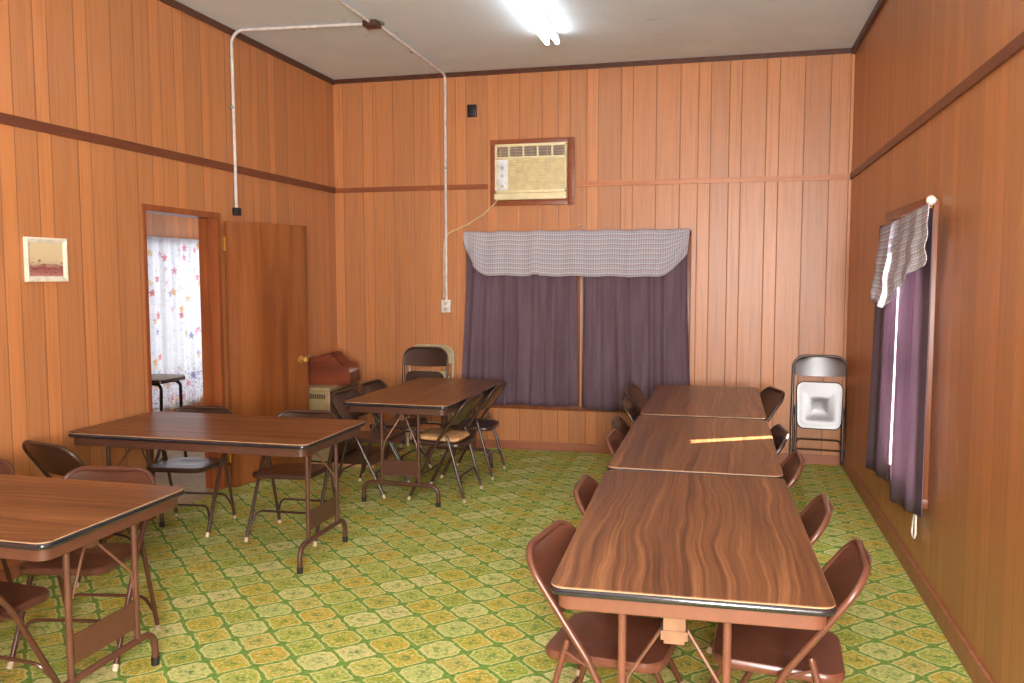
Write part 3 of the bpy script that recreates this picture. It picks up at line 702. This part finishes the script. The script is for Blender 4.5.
def make_chair(mat):
    e = empty('folding_chair', (0, 0, 0))
    mk('seat', seat_bm(), mat, e)
    mk('backrest', back_bm(.556, HT-.006, HT, .105, .217, ty, .024), mat, e)
    mk('back_frame', T(fillet([(-.223, ty(.38), .38), (-.223, ty(.43), .43), (-.217, ty(HT), HT), (.217, ty(HT), HT), (.223, ty(.43), .43), (.223, ty(.38), .38)], .105, 8), .0115, 10), mat, e)
    for s in (-1, 1):
        l = mk('leg', T([(s*.223, ty(.012), .012), (s*.223, ty(.38), .38)], .0115, 10), mat, e)
        tag(mk('foot_cap', T([(s*.223, ty(0.002), .002), (s*.223, ty(.026), .026)], .013, 10), 'tip', l), 'pale plastic foot tip')
        l = mk('leg', T([(s*.205, ly(.012), .012), (s*.205, ly(.462), .462), (s*.205, ly(.474), .474)], [.0105, .0105, .007], 10), mat, e)
        tag(mk('foot_cap', T([(s*.205, ly(.002), .002), (s*.205, ly(.026), .026)], .012, 10), 'tip', l), 'pale plastic foot tip')
        mk('hinge', T([(s*.213, ly(.44), .44), (s*.216, ty(.395)-.004, .398)], .0055, 6), mat, e)
    mk('stretcher', T(fillet([(-.222, ty(.085), .085), (-.186, ty(.175), .175), (.186, ty(.175), .175), (.222, ty(.085), .085)], .05, 5), .0075, 8), mat, e)
    mk('stretcher', T(fillet([(-.205, ly(.085), .085), (-.165, ly(.175), .175), (.165, ly(.175), .175), (.205, ly(.085), .085)], .05, 5), .0075, 8), mat, e)
    return e
def make_folded(mat, top=.945):
    e = empty('folded_chair', (0, 0, 0)); fy = lambda z: 0.
    mk('seat', seat_bm(True), mat, e)
    mk('backrest', back_bm(top-.165, top-.006, top, .105, .215, fy, .02), mat, e)
    mk('back_frame', T(fillet([(-.219, 0, .40), (-.217, 0, top), (.217, 0, top), (.219, 0, .40)], .105, 8), .0115, 10), mat, e)
    for s in (-1, 1):
        l = mk('leg', T([(s*.219, 0, .012), (s*.219, 0, .40)], .0115, 10), mat, e)
        mk('foot_cap', T([(s*.219, 0, .0), (s*.219, 0, .03)], .0135, 10), 'tip', l)
        l = mk('leg', T([(s*.188, -.004, .05), (s*.188, -.004, .52)], .0095, 10), mat, e)
        mk('foot_cap', T([(s*.188, -.004, .035), (s*.188, -.004, .06)], .0115, 10), 'tipdark', l)
        mk('hinge', T([(s*.200, .002, .50), (s*.200, .002, .44)], .0055, 6), mat, e)
    mk('stretcher', T(fillet([(-.219, .0, .09), (-.195, .0, .150), (.195, .0, .150), (.219, .0, .09)], .05, 5), .0075, 8), mat, e)
    mk('stretcher', T(fillet([(-.188, -.004, .17), (-.175, -.004, .235), (.175, -.004, .235), (.188, -.004, .17)], .05, 5), .0075, 8), mat, e)
    return e
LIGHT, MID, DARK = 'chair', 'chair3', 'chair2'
chairs = [
    # label, x, y, facing, colour
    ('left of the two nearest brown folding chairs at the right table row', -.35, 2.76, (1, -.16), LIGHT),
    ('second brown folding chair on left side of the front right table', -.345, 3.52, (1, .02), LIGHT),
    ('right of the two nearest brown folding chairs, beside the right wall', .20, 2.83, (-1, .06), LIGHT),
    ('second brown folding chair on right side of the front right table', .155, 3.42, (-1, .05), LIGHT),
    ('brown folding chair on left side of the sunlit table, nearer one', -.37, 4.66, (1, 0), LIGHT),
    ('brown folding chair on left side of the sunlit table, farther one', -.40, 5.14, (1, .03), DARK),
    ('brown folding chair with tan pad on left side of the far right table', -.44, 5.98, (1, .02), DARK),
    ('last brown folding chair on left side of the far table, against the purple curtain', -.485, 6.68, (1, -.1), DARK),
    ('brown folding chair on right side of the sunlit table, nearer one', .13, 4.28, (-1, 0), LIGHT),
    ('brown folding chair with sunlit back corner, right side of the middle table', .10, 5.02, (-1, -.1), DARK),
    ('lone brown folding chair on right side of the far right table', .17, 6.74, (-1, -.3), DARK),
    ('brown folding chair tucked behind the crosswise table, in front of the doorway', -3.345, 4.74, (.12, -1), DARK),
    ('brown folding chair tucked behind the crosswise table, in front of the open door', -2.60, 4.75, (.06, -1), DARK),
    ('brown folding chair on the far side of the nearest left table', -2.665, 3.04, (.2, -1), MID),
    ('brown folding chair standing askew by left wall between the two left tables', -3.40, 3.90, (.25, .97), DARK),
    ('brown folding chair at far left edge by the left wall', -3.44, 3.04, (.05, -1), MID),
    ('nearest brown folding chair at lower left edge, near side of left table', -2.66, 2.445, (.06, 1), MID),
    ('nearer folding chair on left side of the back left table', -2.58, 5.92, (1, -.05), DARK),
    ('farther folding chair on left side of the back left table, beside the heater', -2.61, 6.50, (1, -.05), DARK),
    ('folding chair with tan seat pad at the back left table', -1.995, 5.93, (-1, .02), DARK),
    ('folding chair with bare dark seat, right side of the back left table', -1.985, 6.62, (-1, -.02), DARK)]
proto = {}
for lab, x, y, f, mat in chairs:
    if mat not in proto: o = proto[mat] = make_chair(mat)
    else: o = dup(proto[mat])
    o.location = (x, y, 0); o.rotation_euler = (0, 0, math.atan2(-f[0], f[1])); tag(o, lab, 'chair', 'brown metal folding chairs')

fc = make_folded(DARK); fc.location = (.785, YB-.155, 0); fc.rotation_euler = (R(7.6), 0, math.pi-R(5)); tag(fc, 'dark folded chair with shiny seat leaning in the right back corner', 'chair', 'folded chairs against the back wall')
fc2 = dup(fc); fc2.location = (-2.745, YB-.185, 0); fc2.rotation_euler = (R(7.6), 0, math.pi); tag(fc2, 'dark brown folded chair leaning on back wall in front of the beige one', 'chair', 'folded chairs against the back wall')
fb = make_folded('beige_metal', .965); fb.location = (-2.70, YB-.115, 0); fb.rotation_euler = (R(5.6), 0, math.pi); tag(fb, 'beige folded chair behind the dark one against the back wall', 'chair', 'folded chairs against the back wall')

# seat pads
def cushion(label, x, y, rz, w, z=.4245):
    o = mk('seat_cushion', slab(w, w, .07, [(.02, 0), (.004, .008), (0, .018), (.006, .03), (.03, .038), (.07, .042)], 6), 'tan', loc=(x, y, z)); o.rotation_euler = (R(2.6), 0, rz)
    return tag(o, label, 'cushion', 'tan seat pads')
cushion('tan seat pad on the chair at right of the back left table', -2.01, 5.93, math.pi/2, .168, .4238)
cushion('tan seat pad on a chair left of the far right table', -.43, 5.98, -math.pi/2, .168, .4238)

# ------------------------------------------------------------------ heater and booster seat in the corner
h = empty('gas_heater', (-3.425, 6.84, .0245)); tag(h, 'beige metal space heater in the left back corner, behind the open door', 'heater')
mk('cabinet', box(-.19, .19, -.29, .29, .03, .62, .008), 'heaterside', h)
fp = mk('front_panel', box(-.195, .19, -.302, -.288, .02, .622, .004), 'heater', h)
b = bmesh.new()
for k in range(16): x = -.165+k*.0205; bx(b, x, x+.011, -.3045, -.30, .555, .595)
mk('vent_slot', b, 'slot', fp, False)
mk('top_cover', box(-.20, .20, -.31, .295, .62, .652, .006), 'heater', h); tag(mk('corner_trim', box(.188, .200, -.308, -.292, 0, .622, .003), 'pale_edge', h), 'bright corner strip')
mk('base', box(-.17, .17, -.27, .27, 0, .03), 'slot', h)
o = empty('hearth_pad', (-3.255, 6.98, 0)); tag(o, 'flat floor pad with tan edging under the heater', 'floor pad')
mk('pad', box(-.385, .385, -.385, .385, 0, .018, .003), 'heaterside', o); b = bmesh.new(); bx(b, -.395, .395, -.395, -.383, 0, .022); bx(b, .383, .395, -.383, .39, 0, .022); mk('edging', b, 'tan', o)

s = empty('booster_seat', (-3.36, 6.88, .6775), R(10)); tag(s, 'brown wood grain booster seat sitting on the heater', 'booster seat')
# two side panels with sloping arms, a high back and a seat board; the seat faces +x
def side(y0, y1):
    pr = [(-.20, 0), (-.205, .19), (-.17, .225), (-.08, .248), (.0, .268), (.035, .262), (.07, .22), (.115, .175), (.15, .168), (.18, .15), (.198, .11), (.20, .0)]
    b = bmesh.new(); loft(b, [[(x, y, z) for x, z in pr] for y in (y0, y1)])
    bmesh.ops.bevel(b, geom=[q for q in b.edges], offset=.005, segments=2, affect='EDGES')
    return b
mk('side_panel', side(-.175, -.158), 'booster', s); mk('side_panel', side(.158, .175), 'booster', s)
mk('back_panel', box(-.20, -.182, -.16, .16, .0, .225, .004), 'booster', s); mk('seat_board', box(-.19, .19, -.16, .16, .10, .118, .004), 'pale', s); mk('front_panel', box(.165, .18, -.16, .16, 0, .1, .003), 'booster', s)
o = mk('storage_panel', box(-.012, .012, -.10, .10, 0, .24, .004), 'grey', loc=(-3.60, 6.80, .6775)); tag(o, 'grey upright panel behind the booster seat on the heater', 'panel')
